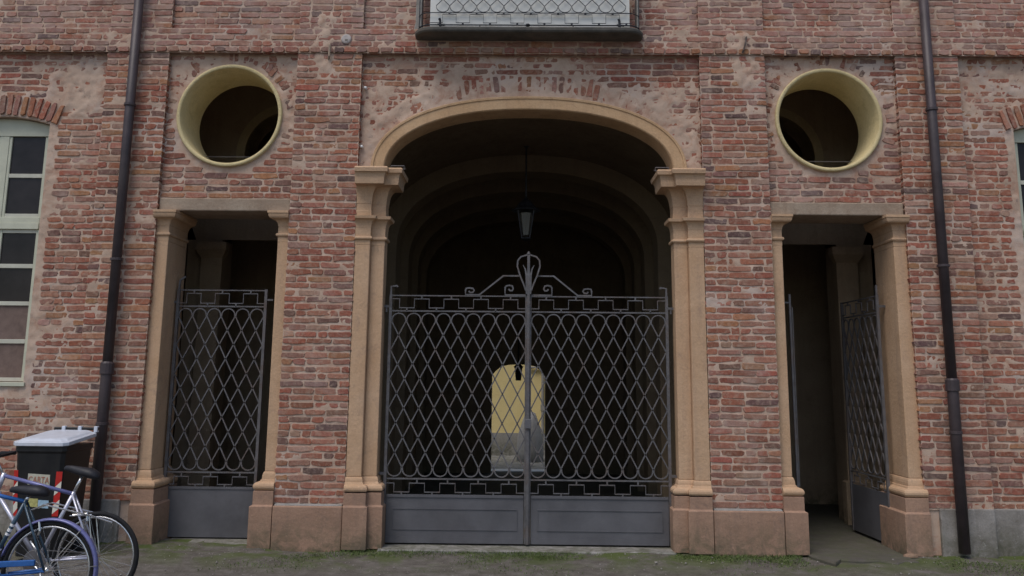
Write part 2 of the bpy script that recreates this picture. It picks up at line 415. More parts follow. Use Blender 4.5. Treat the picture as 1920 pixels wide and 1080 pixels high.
# ---- bricks
pal = [((.315, .122, .078), 34), ((.335, .150, .100), 24), ((.265, .102, .068), 18), ((.35, .165, .088), 10), ((.275, .142, .103), 13),
       ((.14, .085, .075), 4), ((.21, .112, .088), 9), ((.36, .205, .15), 10), ((.30, .10, .068), 6)]
pw = np.array([w for _, w in pal], float); pw /= pw.sum()
def tint():
    c = np.array(pal[rng.choice(len(pal), p=pw)][0]); return np.clip(c*rng.uniform(.85, 1.15)*rng.uniform(.95, 1.05, 3), 0, 1)
class Brick: pass
bricks = []
def add_brick(cx, cz, w, h, yf, ang=0., kind='brick', tn=None):
    b = Brick(); b.cx, b.cz, b.w, b.h, b.yf, b.ang, b.kind = cx, cz, w, h, yf, ang, kind
    b.t = tint() if tn is None else tn; bricks.append(b)
for zi, (x0, x1, z0, z1, Y) in enumerate(zones):
    n0 = math.ceil((z0-Z0-.01)/COURSE); zb = z0
    k = 0
    ncourse = int(round((z1-z0)/COURSE)); ch = (z1-z0)/ncourse
    for k in range(ncourse):
        zc = z0+(k+.5)*ch + rng.normal(0, .0015)
        ledge = (z0 == 5.245 and k == 0)
        x = x0; first = True
        joint = .017
        while x < x1-.03:
            if first and k % 2: w = rng.uniform(.10, .13)
            elif ledge: w = rng.uniform(.115, .15)
            else: w = rng.uniform(.225, .275) if rng.random() < .76 else rng.uniform(.10, .14)
            if x1-(x+w) < .07: w = x1-x
            first = False
            xa, xb = x+(0 if x == x0 else joint/2), x+w-(0 if x+w >= x1-1e-6 else joint/2)
            x += w
            # trim against the openings
            tt = np.linspace(xa, xb, 9)
            hit = in_holes(tt, np.full(9, zc-.028), .075) | in_holes(tt, np.full(9, zc+.028), .075)
            if hit.all(): continue
            if hit.any():
                ok = np.flatnonzero(~hit); 
                if len(ok) < 4 or ok[-1]-ok[0] != len(ok)-1: continue
                xa, xb = tt[ok[0]], tt[ok[-1]]
            # window-arch and gate-arch voussoir rings replace the courses
            mx = (xa+xb)/2; skip = False
            for cx, _ in WIN:
                if abs(mx-cx) < WHW+.16 and 4.40 < zc < 4.77-.09*((mx-cx)/WHW)**2 and zc > 4.38: skip = True
            if Y == .07 and abs(mx) < 1.0 and 4.66 < zc < 5.03-.13*(mx)**2: skip = True
            for cx, cz in OC:
                rr = math.hypot(mx-cx, zc-cz)
                if rr < OR+.17 and zc > cz-.1: skip = True
            if skip: continue
            if Y == .0 and False: pass
            c = float(cover(np.array([mx]), np.array([zc]))[0])
            yf = Y-rng.uniform(.0, .005)*(1-.6*c) + (.006*rng.random() if rng.random() < .12 else 0) - (.014 if ledge else 0)
            hh = rng.uniform(.047, .058)
            add_brick(mx, zc+rng.normal(0, .0015), xb-xa, hh, yf, rng.normal(0, .008)); bricks[-1].c = c
# voussoirs
def ring(cx, cz, R, a0, a1, n, ln, th, Y, kind, sink):
    for k in range(n):
        a = a0+(a1-a0)*(k+.5)/n
        r = R+ln/2
        add_brick(cx+r*math.cos(a), cz+r*math.sin(a), ln*rng.uniform(.9, 1.0), th*rng.uniform(.85, 1.0), Y-rng.uniform(-sink, .008), a+rng.normal(0, .01), kind)
        bricks[-1].c = .5
for cx, _ in WIN:
    R = 1.62+.06; cz = 4.52-1.62
    a = math.asin((WHW+.1)/R); ring(cx, cz, R-.045, PI/2+a, PI/2-a, 17, .235, .058, .056, 'arch_brick', -.004)
crown = offset_curve(arch_pts(1.57, .69, 3.93, 200), .235)
arcl = 0; last = crown[0]; 
for i in range(1, len(crown)):
    arcl += math.hypot(crown[i][0]-last[0], crown[i][1]-last[1]); last = crown[i]
    if arcl > .074:
        arcl = 0; x, z = crown[i]
        if z < 4.5: continue
        tx, tz = crown[i][0]-crown[i-1][0], crown[i][1]-crown[i-1][1]
        a = math.atan2(tx, -tz)
        b_ = .07 if abs(x) < .72 else .03
        add_brick(x+b_*math.cos(a), z+abs(b_*math.sin(a)), rng.uniform(.15, .21), rng.uniform(.045, .056), .070-(rng.uniform(.001, .016) if abs(x) < .75 else rng.uniform(-.006, .009)), a, 'arch_brick'); bricks[-1].c = .6
for cx, cz in OC:
    for k in range(46):
        a = -.35+(PI+.7)*k/45
        if rng.random() < .12: continue
        add_brick(cx+(OR+.125)*math.cos(a), cz+(OR+.125)*math.sin(a), rng.uniform(.09, .13), rng.uniform(.04, .055), .07-rng.uniform(-.008, .009), a+rng.normal(0, .03), 'arch_brick', tint()*.85); bricks[-1].c = .8

def brick_outline(w, h, rs, j=.0065):
    cx_ = min(.012, w*.1)
    P = [(-w/2+cx_, -h/2), (0, -h/2), (w/2-cx_, -h/2), (w/2, -h/2+.010), (w/2, h/2-.010), (w/2-cx_, h/2), (0, h/2), (-w/2+cx_, h/2), (-w/2, h/2-.010), (-w/2, -h/2+.010)]
    return [(x+rs.normal(0, j*.8), z+rs.normal(0, j*.55)) for x, z in P]
def brick_geo(w, h, rs, depth=.085):
    O = brick_outline(w, h, rs); n = len(O)
    tilt = rs.normal(0, .0015, 2)
    ring_ = lambda s1, y: [(x*(1-2*s1/w), y+tilt[0]*x/w+tilt[1]*z/h, z*(1-2*s1/h)) for x, z in O]
    Vv = ring_(.0025, 0)+ring_(0, .003)+[(x, depth, z) for x, z in O]
    Ff = [tuple(range(n))]
    for q in (0, 1):
        for i in range(n):
            a, b_ = q*n+i, q*n+(i+1) % n; Ff.append((a, a+n, b_+n, b_))
    return Vv, Ff
def in_view(b):
    xmin = -5.34-.11*b.cz; xmax = 4.97+.088*b.cz
    if b.cx-b.w/2 < xmin or b.cx+b.w/2 > xmax or b.cz > 5.82: return False
    for px, wd in ((-4.36, .11), (4.33, .11)):
        if abs(b.cx-px) < wd+b.w/2: return False
    if b.cx < -3.9 and b.cz < 1.2: return False
    if abs(b.cx) < 1.3 and b.cz > 5.38: return False
    return True
def score(b):
    if not in_view(b) or b.c > .42: return -1
    D2 = (b.cx+.066)**2+9.27**2+(b.cz-1.69)**2
    return b.w*b.h/D2
plainb = [b for b in bricks if b.kind == 'brick']; vb = [b for b in bricks if b.kind == 'arch_brick' and in_view(b)]
sel = sorted(plainb, key=score, reverse=True)[:298]
# shared meshes: variants of stretcher
variants = []
for k in range(14):
    rs = np.random.default_rng(100+k); m = MB(); m.v, m.f = brick_geo(.24, .058, rs); variants.append(m.mesh('brick')); variants[-1].materials.append(MT['brick'])
vvar = []
for k in range(8):
    rs = np.random.default_rng(200+k); m = MB(); m.v, m.f = brick_geo(.18, .05, rs); vvar.append(m.mesh('arch_brick')); vvar[-1].materials.append(MT['brick'])
done = set()
for b in sel+vb:
    done.add(id(b))
    lib = variants if b.kind == 'brick' else vvar
    me = lib[int(rng.integers(len(lib)))]
    o = bpy.data.objects.new(b.kind, me); COL.objects.link(o); o.parent = B
    o.location = (b.cx, b.yf, b.cz); o.rotation_euler = (0, -b.ang, 0)
    o.scale = (b.w/(.24 if b.kind == 'brick' else .18), 1, b.h/(.058 if b.kind == 'brick' else .05))
    o['tint'] = [float(v) for v in b.t]
def joined(lst, name):
    Vs, Fs, Ts = [], [], []; base = 0
    rs = np.random.default_rng(5)
    for b in lst:
        v, f_ = brick_geo(max(b.w, .03), max(b.h, .02), rs); ca, sa = math.cos(b.ang), math.sin(b.ang)
        Vs += [(b.cx+x*ca-z*sa, b.yf+y, b.cz+x*sa+z*ca) for x, y, z in v]
        Fs += [tuple(i+base for i in q) for q in f_]; Ts += [(*b.t, 1)]*len(v); base += len(v)
    me = bpy.data.meshes.new(name); me.from_pydata(Vs, [], Fs)
    at = me.attributes.new('tint', 'FLOAT_COLOR', 'POINT'); at.data.foreach_set('color', np.array(Ts, np.float32).ravel())
    o = obj(name, me, 'brick', B); o['kind'] = 'stuff'; return o
joined([b for b in bricks if id(b) not in done], 'brickwork')

# ---- plaster pilasters: shaft with capital and base as sub-parts
def curve(z0, o0, z1, o1, n=6, kind='cavetto'):
    out = []
    for k in range(n+1):
        t = k/n*PI/2
        if kind == 'cavetto': out.append((z0+(z1-z0)*math.sin(t), o0+(o1-o0)*(1-math.cos(t))))
        else: out.append((z0+(z1-z0)*(1-math.cos(t)), o0+(o1-o0)*math.sin(t)))
    return out
def moulded(x0, x1, y0, y1, prof, ox0, ox1, oy0, oy1):
    m = MB(); rings = []
    for z, o in prof:
        rings.append([(x0-o*ox0, y0-o*oy0, z), (x1+o*ox1, y0-o*oy0, z), (x1+o*ox1, y1+o*oy1, z), (x0-o*ox0, y1+o*oy1, z)])
    return m.loft(rings)
torus = lambda z0, z1, o, n=7: [((z0+z1)/2-(z1-z0)/2*math.cos(PI*k/n), o*.55+o*.45*math.sin(PI*k/n)) for k in range(n+1)]
MAIN_CAP = ([(3.10, 0), (3.155, 0), (3.158, .018), (3.172, .024), (3.19, .018), (3.193, .002)] + [(3.285, .004)] + curve(3.29, .006, 3.375, .05) +
            [(3.378, .06), (3.41, .066), (3.412, .004), (3.47, .004), (3.472, 0), (3.545, 0)] + curve(3.55, .004, 3.735, .075, 8) +
            [(3.74, .145), (3.775, .15)] + curve(3.778, .15, 3.86, .175, 4) + [(3.863, .188), (3.905, .195), (3.92, .18)])
MAIN_BASE = [(.0, .085), (.41, .085), (.425, .065), (.545, .065)] + torus(.548, .625, .075) + [(.628, .03), (.645, .022)] + curve(.648, .018, .70, 0, 4)
DOOR_CAP = ([(3.13, 0), (3.19, 0), (3.192, .014), (3.207, .02), (3.222, .014), (3.225, 0), (3.30, 0)] + curve(3.305, .004, 3.375, .06, 6) +
            [(3.378, .072)] + curve(3.38, .072, 3.43, .092, 4, 'x') + [(3.432, .10), (3.458, .10)])
DOOR_BASE = [(.0, .11), (.405, .11), (.42, .085), (.555, .085)] + torus(.558, .64, .09) + [(.643, .035), (.66, .03)] + curve(.663, .02, .74, 0, 4)
def pilaster(x0, x1, y0, y1, cap, base, sides):
    zc, zb = cap[0][0], base[-1][0]
    sh = MB().box(x0, x1, y0, y1, zb, zc).build('pilaster', 'ochre', B, bevel=.008)
    moulded(x0, x1, y0, y1, cap, *sides).build('capital', 'ochre', sh, bevel=.002)
    i = max(k for k, (z, o) in enumerate(base) if z < .56)
    moulded(x0, x1, y0, y1, base[i+1:], *sides).build('base', 'ochre', sh)
    moulded(x0, x1, y0, y1, base[:i+1], *sides).build('plinth', 'plinth', sh, bevel=.006)
    return sh
for s_ in (-1, 1):
    def P(xa, xb, y0, y1, cap, base, inner, back=0):
        x0, x1 = min(xa*s_, xb*s_), max(xa*s_, xb*s_)
        i0 = 1 if (inner*s_ < 0) else 0
        return pilaster(x0, x1, y0, y1, cap, base, (i0, 1-i0, 1, back))
    P(1.70, 1.862, .008, .30, MAIN_CAP, MAIN_BASE, -1)
    P(1.553, 1.6995, .075, .27, MAIN_CAP, MAIN_BASE, -1, .5)
    P(2.582, 2.705, .055, .30, DOOR_CAP, DOOR_BASE, 1)
    P(3.885, 4.035, .05, .58, DOOR_CAP, DOOR_BASE, -1)
    # plinth under the brick strips, cement socle further out
    def bx(a, b, *r): return MB().box(min(a*s_, b*s_), max(a*s_, b*s_), *r)
    bx(1.868, 2.575, -.065, .3, -.05, .415).build('plinth', 'plinth', B, bevel=.012)
    bx(1.875, 2.575, -.03, .2, .35, .432).build('plinth_ledge', 'sill', B, bevel=.02)
    bx(4.15, 4.70, -.02, .3, -.05, .455).build('socle', 'cement', B, bevel=.012)
    bx(4.703, XO, .045, .3, -.05, .45).build('socle', 'cement', B, bevel=.012)
    # lintel over the side door, soffit beam behind it
    m = bx(2.584, 4.012, .035, .56, 3.462, 3.602); m.build('lintel', 'lintel', B, bevel=.012)
# ---- arch mouldings
prof = [(0, .36), (0, .048), (.008, .036), (.014, .032), (.118, .032), (.122, .022), (.144, .020), (.150, .028), (.152, .11)]
rings = []
cur = {d: offset_curve(ARCH, d) for d, _ in prof}
for i in range(len(ARCH)): rings.append([(cur[d][i][0], y, cur[d][i][1]) for d, y in prof])
MB().loft(rings, False).build('arch_moulding', 'archochre', B, smooth=False)
# ---- round openings
for cx, cz in OC:
    m = MB(); pr = [(.53, .60), (.542, .045), (.548, .035), (.575, .032), (.583, .04), (.583, .10)]
    m.loft([[(cx+r*math.cos(2*PI*k/72), y, cz+r*math.sin(2*PI*k/72)) for r, y in pr] for k in range(73)], False)
    o = m.build('round_opening', 'yellow', B, smooth=True)
    MB().tube([(cx-.42, .50, cz-.36), (cx+.42, .50, cz-.36)], .006, 5).build('bar', 'iron', o)

# ---- interior: passage vault, ribs, aisles
def vault(name, a, b, z0, y0, y1, mat, x0=-.012, e=2.2, n=32):
    P = arch_pts(a, b, z0, n, e, x0); P = [(P[0][0], 0.0)]+P+[(P[-1][0], 0.0)]
    return MB().loft([[(x, y0, z) for x, z in P], [(x, y1, z) for x, z in P]], False).build(name, mat, B, smooth=False)
def ribm(name, a, b, t, z0, y0, y1, mat, x0=-.012, e=2.2, n=32):
    I = arch_pts(a, b, z0, n, e, x0); O = arch_pts(a+t, b+t, z0, n, e, x0)
    I = [(I[0][0], 0)]+I+[(I[-1][0], 0)]; O = [(O[0][0], 0)]+O+[(O[-1][0], 0)]
    MB().loft([[(O[i][0], y0, O[i][1]), (I[i][0], y0, I[i][1]), (I[i][0], y1, I[i][1]), (O[i][0], y1, O[i][1])] for i in range(len(I))], True).build(name, mat, B)
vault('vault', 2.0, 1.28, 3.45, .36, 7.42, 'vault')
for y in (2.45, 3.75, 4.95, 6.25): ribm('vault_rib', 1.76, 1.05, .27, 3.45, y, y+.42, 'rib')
# wall behind the arch, between arch soffit and vault
A2 = arch_pts(2.05, 1.35, 3.45, len(ARCH)-1, 2.2)
m = MB(); m.loft([[(ARCH[i][0], .355, ARCH[i][1]), (A2[i][0], .355, A2[i][1])] for i in range(len(ARCH))], False)
for s_ in (-1, 1): m.box(min(1.72*s_, 2.1*s_), max(1.72*s_, 2.1*s_), .31, .62, 0, 3.95)
m.build('arch_reveal', 'rib', B)
for s_ in (-1, 1):
    m = MB(); X = lambda v: v*s_
    def bb(a, b, *r): m.box(min(a*s_, b*s_), max(a*s_, b*s_), *r)
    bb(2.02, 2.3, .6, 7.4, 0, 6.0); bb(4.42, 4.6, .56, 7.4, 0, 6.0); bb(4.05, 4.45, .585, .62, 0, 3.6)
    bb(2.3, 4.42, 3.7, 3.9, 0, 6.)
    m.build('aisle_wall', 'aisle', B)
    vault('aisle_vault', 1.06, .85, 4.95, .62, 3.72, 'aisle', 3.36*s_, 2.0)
    # cross wall with its own door and round opening
    cx, cz, cr_ = 3.17*s_, 4.60, .58
    m = MB(); bb = lambda a, b, *r: m.box(min(a*s_, b*s_), max(a*s_, b*s_), *r)
    bb(3.97, 4.42, 2.0, 2.4, 0, 3.45); bb(2.3, 2.4, 2.0, 2.4, 0, 3.45)
    N = 40; rect = []
    for k in range(N+1):
        a = 2*PI*k/N; c_, sn = math.cos(a), math.sin(a)
        # square outer ring
        bxl, bxr, bzb, bzt = min(2.3*s_, 4.42*s_)-cx, max(2.3*s_, 4.42*s_)-cx, 3.45-cz, 5.85-cz
        t = min((bxr/c_ if c_ > 1e-6 else 1e9), (bxl/c_ if c_ < -1e-6 else 1e9), (bzt/sn if sn > 1e-6 else 1e9), (bzb/sn if sn < -1e-6 else 1e9))
        rect.append((cx+t*c_, cz+t*sn))
    m.loft([[(rect[k][0], 2.0, rect[k][1]), (cx+cr_*math.cos(2*PI*k/N), 2.0, cz+cr_*math.sin(2*PI*k/N)), (cx+cr_*math.cos(2*PI*k/N), 2.4, cz+cr_*math.sin(2*PI*k/N))] for k in range(N+1)], False)
    m.build('cross_wall', 'aisle', B)
    m = MB(); m.loft([[(cx+r*math.cos(2*PI*k/N), y, cz+r*math.sin(2*PI*k/N)) for r, y in ((cr_, 2.3), (cr_, 1.96), (cr_+.11, 1.96), (cr_+.11, 2.01))] for k in range(N+1)], False)
    m.build('cross_arch', 'aislerib', B, smooth=False)
    pm = moulded(min(3.93*s_, 4.2*s_), max(3.93*s_, 4.2*s_), 1.9, 2.0, [(0, .04), (.5, .04), (.52, .0), (3.2, 0), (3.3, .06), (3.4, .06)], 1, 1, 1, 0)
    pm.build('inner_pilaster', 'aisle', B)

# ---- windows
for wi, (cx, _) in enumerate(WIN):
    yf = .16
    def top(x, d=0): return 4.52-.09*((x-cx)/WHW)**2+d
    xs = [cx-WHW+2*WHW*k/16 for k in range(17)]
    # reveal
    ring_o = [(cx-WHW-.03, 1.60)]+[(x if k not in (0, 16) else x+(-.03 if k == 0 else .03), top(x, .03)) for k, x in enumerate(xs)]+[(cx+WHW+.03, 1.60)]
    ring_i = [(cx-WHW, 1.62)]+[(x, top(x)) for x in xs]+[(cx+WHW, 1.62)]
    m = MB(); m.loft([[(ring_o[i][0], .08, ring_o[i][1]), (ring_i[i][0], .075, ring_i[i][1]), (ring_i[i][0], .35, ring_i[i][1])] for i in range(len(ring_o))]+[[(ring_o[0][0], .08, ring_o[0][1]), (ring_i[0][0], .075, ring_i[0][1]), (ring_i[0][0], .35, ring_i[0][1])]], False)
    m.build('window_reveal', 'mortar', B)
    fr = MB()
    e = .055
    fr.box(cx-WHW, cx-WHW+e, yf, yf+.08, 1.62, 4.43); fr.box(cx+WHW-e, cx+WHW, yf, yf+.08, 1.62, 4.43)
    fr.prism([(x, top(x)-.005) for x in xs]+[(cx+WHW, 4.315), (cx-WHW, 4.315)], yf-.001, yf+.079)
    fr.box(cx-WHW+e, cx+WHW-e, yf-.012, yf+.07, 3.265, 3.335)
    fr.box(cx-WHW+e, cx+WHW-e, yf-.002, yf+.07, 3.335, 3.40)
    fr.box(cx-WHW-.02, cx+WHW+.02, .05, yf+.08, 1.575, 1.618)
    fo = fr.build('window', 'greenframe', B, bevel=.004)
    fo['label'] = 'tall pale green casement window with dark panes'
    MB().box(cx-.052, cx+.052, yf+.005, yf+.055, 1.62, 4.315).build('mullion', 'greenframe', fo, bevel=.004)
    rows = [(3.405, 3.85, 3.89, 4.31)]
    for half in (-1, 1):
        xa, xb = (cx-WHW+e, cx-.052) if half < 0 else (cx+.052, cx+WHW-e)
        sb = MB(); 
        sb.box(xa, xa+.03, yf+.012, yf+.05, 1.625, 4.31); sb.box(xb-.03, xb, yf+.012, yf+.05, 1.625, 4.31)
        sb.build('sash', 'greenframe', fo, bevel=.003)
        zz = [1.625, 1.665, 2.03, 2.07, 2.435, 2.475, 2.84, 2.88, 3.235, 3.265]
        for z0, z1 in ((1.625, 1.665), (2.025, 2.07), (2.432, 2.476), (2.838, 2.884), (3.225, 3.2645), (3.4005, 3.44), (3.845, 3.89)):
            MB().box(xa+.031, xb-.031, yf+.014, yf+.048, z0, z1).build('glazing_bar', 'cream', fo, bevel=.003)
        for z0, z1 in ((1.665, 2.025), (2.07, 2.432), (2.476, 2.838), (2.884, 3.225), (3.44, 3.845), (3.89, 4.31)):
            MB().box(xa+.03, xb-.03, yf+.03, yf+.035, z0, z1).build('pane', 'curtain' if z1 < 2.6 else 'glass', fo)
        # the lower panes are backed by a hanging curtain
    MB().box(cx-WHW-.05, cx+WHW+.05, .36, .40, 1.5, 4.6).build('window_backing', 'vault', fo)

# ---- small repairs and remains on the face
MB().prism([(-1.31, 5.50), (-1.25, 5.47), (-1.235, 5.62), (-1.24, 6.4), (-1.28, 6.4), (-1.285, 5.62)], .018, .06).build('plaster_patch', 'sill', B, bevel=.01)
for s_ in (-1, 1):
    x = 1.43*s_
    m = MB(); m.tube([(x-.07, .0, 3.925), (x-.07, .0, 3.965), (x+.07, .0, 3.965), (x+.07, .0, 3.925)], .006, 5); m.tube([(x-.07, .0, 3.965), (x-.07, .14, 3.965), (x+.07, .14, 3.965), (x+.07, .0, 3.965)], .006, 5)
    m.build('wire_guard', 'iron', B)

# ---------------------------------------------------------------- things on the wall
def downpipe(x, x_low, zk, label):
    P0 = [(x, -.085, 6.5), (x, -.085, zk+.10)]
    t = empty('drainpipe', (x, -.085, 0))
    MB().tube(P0, .05, 14).build('upper_tube', 'pipe', t, smooth=True)
    MB().tube([(x, -.085, zk+.1), (x, -.085, zk-.02), (x, -.085, .04)], .055, 14).build('lower_tube', 'pipe', t, smooth=True)
    MB().lathe([(-.06, .058), (-.055, .068), (.05, .068), (.07, .052)], (x, -.085, zk+.05), 'z', 14).build('collar', 'pipe', t)
    for z in (.9, 2.6, 4.3, 5.7):
        m = MB(); m.lathe([(-.015, .056), (-.013, .062), (.013, .062), (.015, .056)], (x, -.085, z+.31), 'z', 14); m.box(x-.012, x+.012, -.04, .02, z+.298, z+.322); m.build('bracket', 'pipe', t)
    tag(t, label, 'drainpipe', 'drainpipes down the brick strips')
downpipe(-4.365, 0, 1.72, 'dark brown drainpipe running down behind the black bin')
downpipe(4.333, 0, 1.63, 'dark brown drainpipe running down beside the open side gate doorway')

t = empty('wall_cover', (-2.045, -.01, 5.405))
MB().lathe([(-.022, .04), (-.018, .052), (-.004, .058), (.01, .058)], (-2.045, -.01, 5.405), 'y', 18).build('cap', 'limewhite', t, smooth=False)
MB().box(-2.055, -2.025, -.036, -.03, 5.38, 5.40).build('slot', 'cement', t)
tag(t, 'round white junction cover on the brick strip left of the balcony', 'cover')
for (x, z, lb) in ((-1.82, 4.86, 'small white insulator knob, upper of the two left of the big arch'), (-1.835, 4.19, 'small white insulator knob, lower of the two left of the big arch')):
    t = MB().lathe([(-.03, .006), (-.028, .014), (-.012, .016), (-.01, .010), (.0, .010), (.002, .016), (.03, .016)], (x, .05, z), 'y', 10).build('insulator', 'wshirt', None, smooth=True)
    tag(t, lb, 'insulator', 'insulator knobs on the arch panel')
m = MB().tube([(2.395, .0, 5.46), (2.38, -.03, 5.44), (2.365, -.045, 5.36), (2.345, -.045, 5.29), (2.335, -.02, 5.265)], .011, 6)
tag(m.build('wall_hook', 'rust'), 'rusty bent iron bar on the brick strip right of the balcony', 'hook')
m = MB().tube([(-2.235, .0, 5.35), (-2.222, -.035, 5.33), (-2.222, -.04, 5.2), (-2.235, .0, 5.17)], .012, 6)
tag(m.build('wall_hook', 'lintel'), 'plaster coated iron bar set in the scar left of the balcony', 'hook')

# ---------------------------------------------------------------- iron work
def sq(m, pts, r=.009): return m.tube(pts, r, 4)
def leaf_lattice(x0, x1, y, n, zt, zb, parent, iron, T):
    """teardrop lattice: loops at top and bottom, diagonals between. T maps (x,z)->world"""
    p = (x1-x0)/n; rr = p/2*.94
    a0, a1 = zt-.105, zb+.105
    units = max(2, round((a0-a1)/(p*2.02))); dv = (a0-a1)/units
    X = lambda g: x0+g*p
    def loop(i, zc, s_):
        c = X(i+.5); return [(c-rr*math.cos(PI*k/12), zc+s_*.088*math.sin(PI*k/12)**.8) for k in range(13)]
    def clip(g, d):          # from the top at grid g going d (+1/-1): (end grid, end unit)
        k = (n-g) if d > 0 else g
        k = min(k, units); return g+d*k, k
    for i in range(n):
        m = MB()
        L = loop(i, a0, 1)
        ge, k1 = clip(i, 1); gf, k2 = clip(i+1, -1)
        pts = [(X(ge), a0-dv*k1)]+L+[(X(gf), a0-dv*k2)]
        sq(m, [T(x, z) for x, z in pts]); m.build('lattice_bar', iron, parent)
        m = MB(); sq(m, [T(x, z) for x, z in loop(i, a1, -1)]); m.build('lattice_loop', iron, parent)
    for j in range(1, units):
        ku = units-j
        for side in (0, 1):
            g0 = 0 if side == 0 else n; d = 1 if side == 0 else -1
            k = min(ku, n)
            m = MB(); sq(m, [T(X(g0), a0-dv*j), T(X(g0+d*k), a0-dv*(j+k))]); m.build('lattice_bar', iron, parent)
def key_band(x0, x1, zt, zb, n, T, parent, iron, start_low=True):
    p = (x1-x0)/(2*n); pts = []; lo = start_low
    pts.append((x0, zb if lo else zt)); xx = x0+p/2
    while xx < x1-.01:
        pts += [(xx, zb if lo else zt), (xx, zt if lo else zb)]; lo = not lo; xx += p
    pts.append((x1, zb if lo else zt))
    m = MB(); sq(m, [T(x, z) for x, z in pts], .0085)
    xx = x0+p; lo = not start_low
    while xx < x1-.01:
        z = zb if lo else zt
        sq(m, [T(xx, z), T(xx, z+(-.035 if lo else .035))], .011); lo = not lo; xx += p
    m.build('key_band', iron, parent)
def gate(name, x0, x1, n, zz, T, root, iron='iron', panel='ironpanel', inset=True, nk=None):
    """zz: top rail, second rail, lattice bottom rail, lower rail, panel top, bottom"""
    zt, z2, z3, z4, zp, zb = zz
    for x in (x0, x1):
        MB().tube([T(x, zb), T(x, zt+.012)], .021, 4).build('stile', iron, root)
    for z, r in ((zt, .009), (z2, .011), (z3, .011)):
        MB().tube([T(x0, z), T(x1, z)], r, 4).build('rail', iron, root)
    leaf_lattice(x0+.012, x1-.012, 0, n, z2-.008, z3+.008, root, iron, T)
    nk = nk or n/2
    key_band(x0+.015, x1-.015, zt-.036, z2+.034, nk, T, root, iron)
    key_band(x0+.015, x1-.015, z3-.045, zp+.022, nk, T, root, iron)
    o = []
    m = MB()
    def pbox(xa, xb, za, zb_, d0, d1):
        k = len(m.v)
        a = [T(xa, za, d0), T(xb, za, d0), T(xb, zb_, d0), T(xa, zb_, d0)]; b = [T(xa, za, d1), T(xb, za, d1), T(xb, zb_, d1), T(xa, zb_, d1)]
        m.loft([a, b])
    pbox(x0+.02, x1-.02, zb, zp, -.006, .006)
    if inset:
        pbox(x0+.022, x1-.022, zp-.028, zp-.001, -.016, -.0065); 
        w = .085
        for za, zb_ in ((zb+.335, zb+.343), (zb+.13, zb+.138)): pbox(x0+w, x1-w, za, zb_, -.013, -.0065)
        for xa in (x0+w, x1-w-.008): pbox(xa, xa+.008, zb+.1385, zb+.3345, -.013, -.0065)
        pbox(x0+.022, x1-.022, zb+.001, zb+.06, -.012, -.0065)
    else:
        pbox(x0+.022, x1-.022, zp-.025, zp-.001, -.014, -.0065)
    m.build('kick_panel', panel, root)

GY = .20
ZZ = (2.578, 2.412, .668, .59, .512, .03)
for s_ in (-1, 1):
    root = empty('gate_leaf', (1.485*s_, GY, 0))
    T = (lambda x, z, d=0: (x*s_-.002, GY+d, z))
    # built outward from the meeting stile
    gate('gate_leaf', .018, 1.482, 9, ZZ, T, root)
    m = MB(); sq(m, [T(1.482, 2.58), T(1.482, 2.675), T(1.42, 2.683), T(1.412, 2.668)], .014); m.build('curl', 'iron', root)
    m = MB(); sq(m, [T(1.49, 2.46), T(1.56, 2.46)], .018); sq(m, [T(1.525, 2.46), T(1.525, 2.40)], .012)
    m.build('hinge', 'iron', root)
    m = MB(); sq(m, [T(1.49, .72), T(1.56, .72)], .018); m.build('hinge', 'iron', root)
    # crest: outer scroll with raised bar, inner scroll
    m = MB(); sq(m, [T(.645, 2.632), T(.628, 2.615), T(.60, 2.618), T(.585, 2.638), T(.60, 2.66), T(.64, 2.666), T(.672, 2.66), T(.679, 2.64), T(.679, 2.592), T(.53, 2.592), T(.272, 2.800), T(.09, 2.800)], .012)
    m.build('crest_bar', 'iron', root)
    m = MB(); sq(m, [T(.215, 2.658), T(.20, 2.640), T(.175, 2.640), T(.165, 2.66), T(.175, 2.69), T(.205, 2.697), T(.24, 2.69), T(.252, 2.672), T(.252, 2.592), T(.03, 2.592)], .0125)
    m.build('scroll', 'iron', root)
    if s_ < 0:
        m = MB(); m.tube([(-.002, GY-.03, .03), (-.002, GY-.03, 3.03)], .02, 4); m.build('meeting_bar', 'iron', root)
        lp = [(.03, 2.64), (.05, 2.70), (.092, 2.80), (.122, 2.90), (.117, 2.965), (.085, 3.005), (.03, 3.022), (-.002, 3.028)]
        pts = [(-.002+x, z) for x, z in lp]+[(-.002-x, z) for x, z in lp[-2::-1]]
        m = MB(); sq(m, [(x, GY-.03, z) for x, z in pts], .0115); m.build('finial_loop', 'iron', root)
        m = MB()
        for q in (-1, 1): sq(m, [(-.002+q*.018, GY-.03, 2.60), (-.002+q*.022, GY-.03, 2.80), (-.002+q*.036, GY-.03, 2.87), (-.002+q*.06, GY-.03, 2.915)], [.016, .016, .010, .004])
        m.build('finial_leaf', 'iron', root)
        m = MB().lathe([(-.02, .01), (0, .02), (.022, .012), (.03, .003)], (-.002, GY-.03, 3.035), 'z', 10); m.build('finial_ball', 'iron', root)
        MB().box(-.032, .034, GY-.062, GY-.051, 1.19, 1.29).build('lock_case', 'ironpanel', root, bevel=.006)
        tag(root, 'wide left gate leaf in the big arch, carrying the tall looped finial bar', 'gate', 'leaves of the double arch gate')
    else:
        tag(root, 'wide right gate leaf in the big arch, without the tall finial bar', 'gate', 'leaves of the double arch gate')
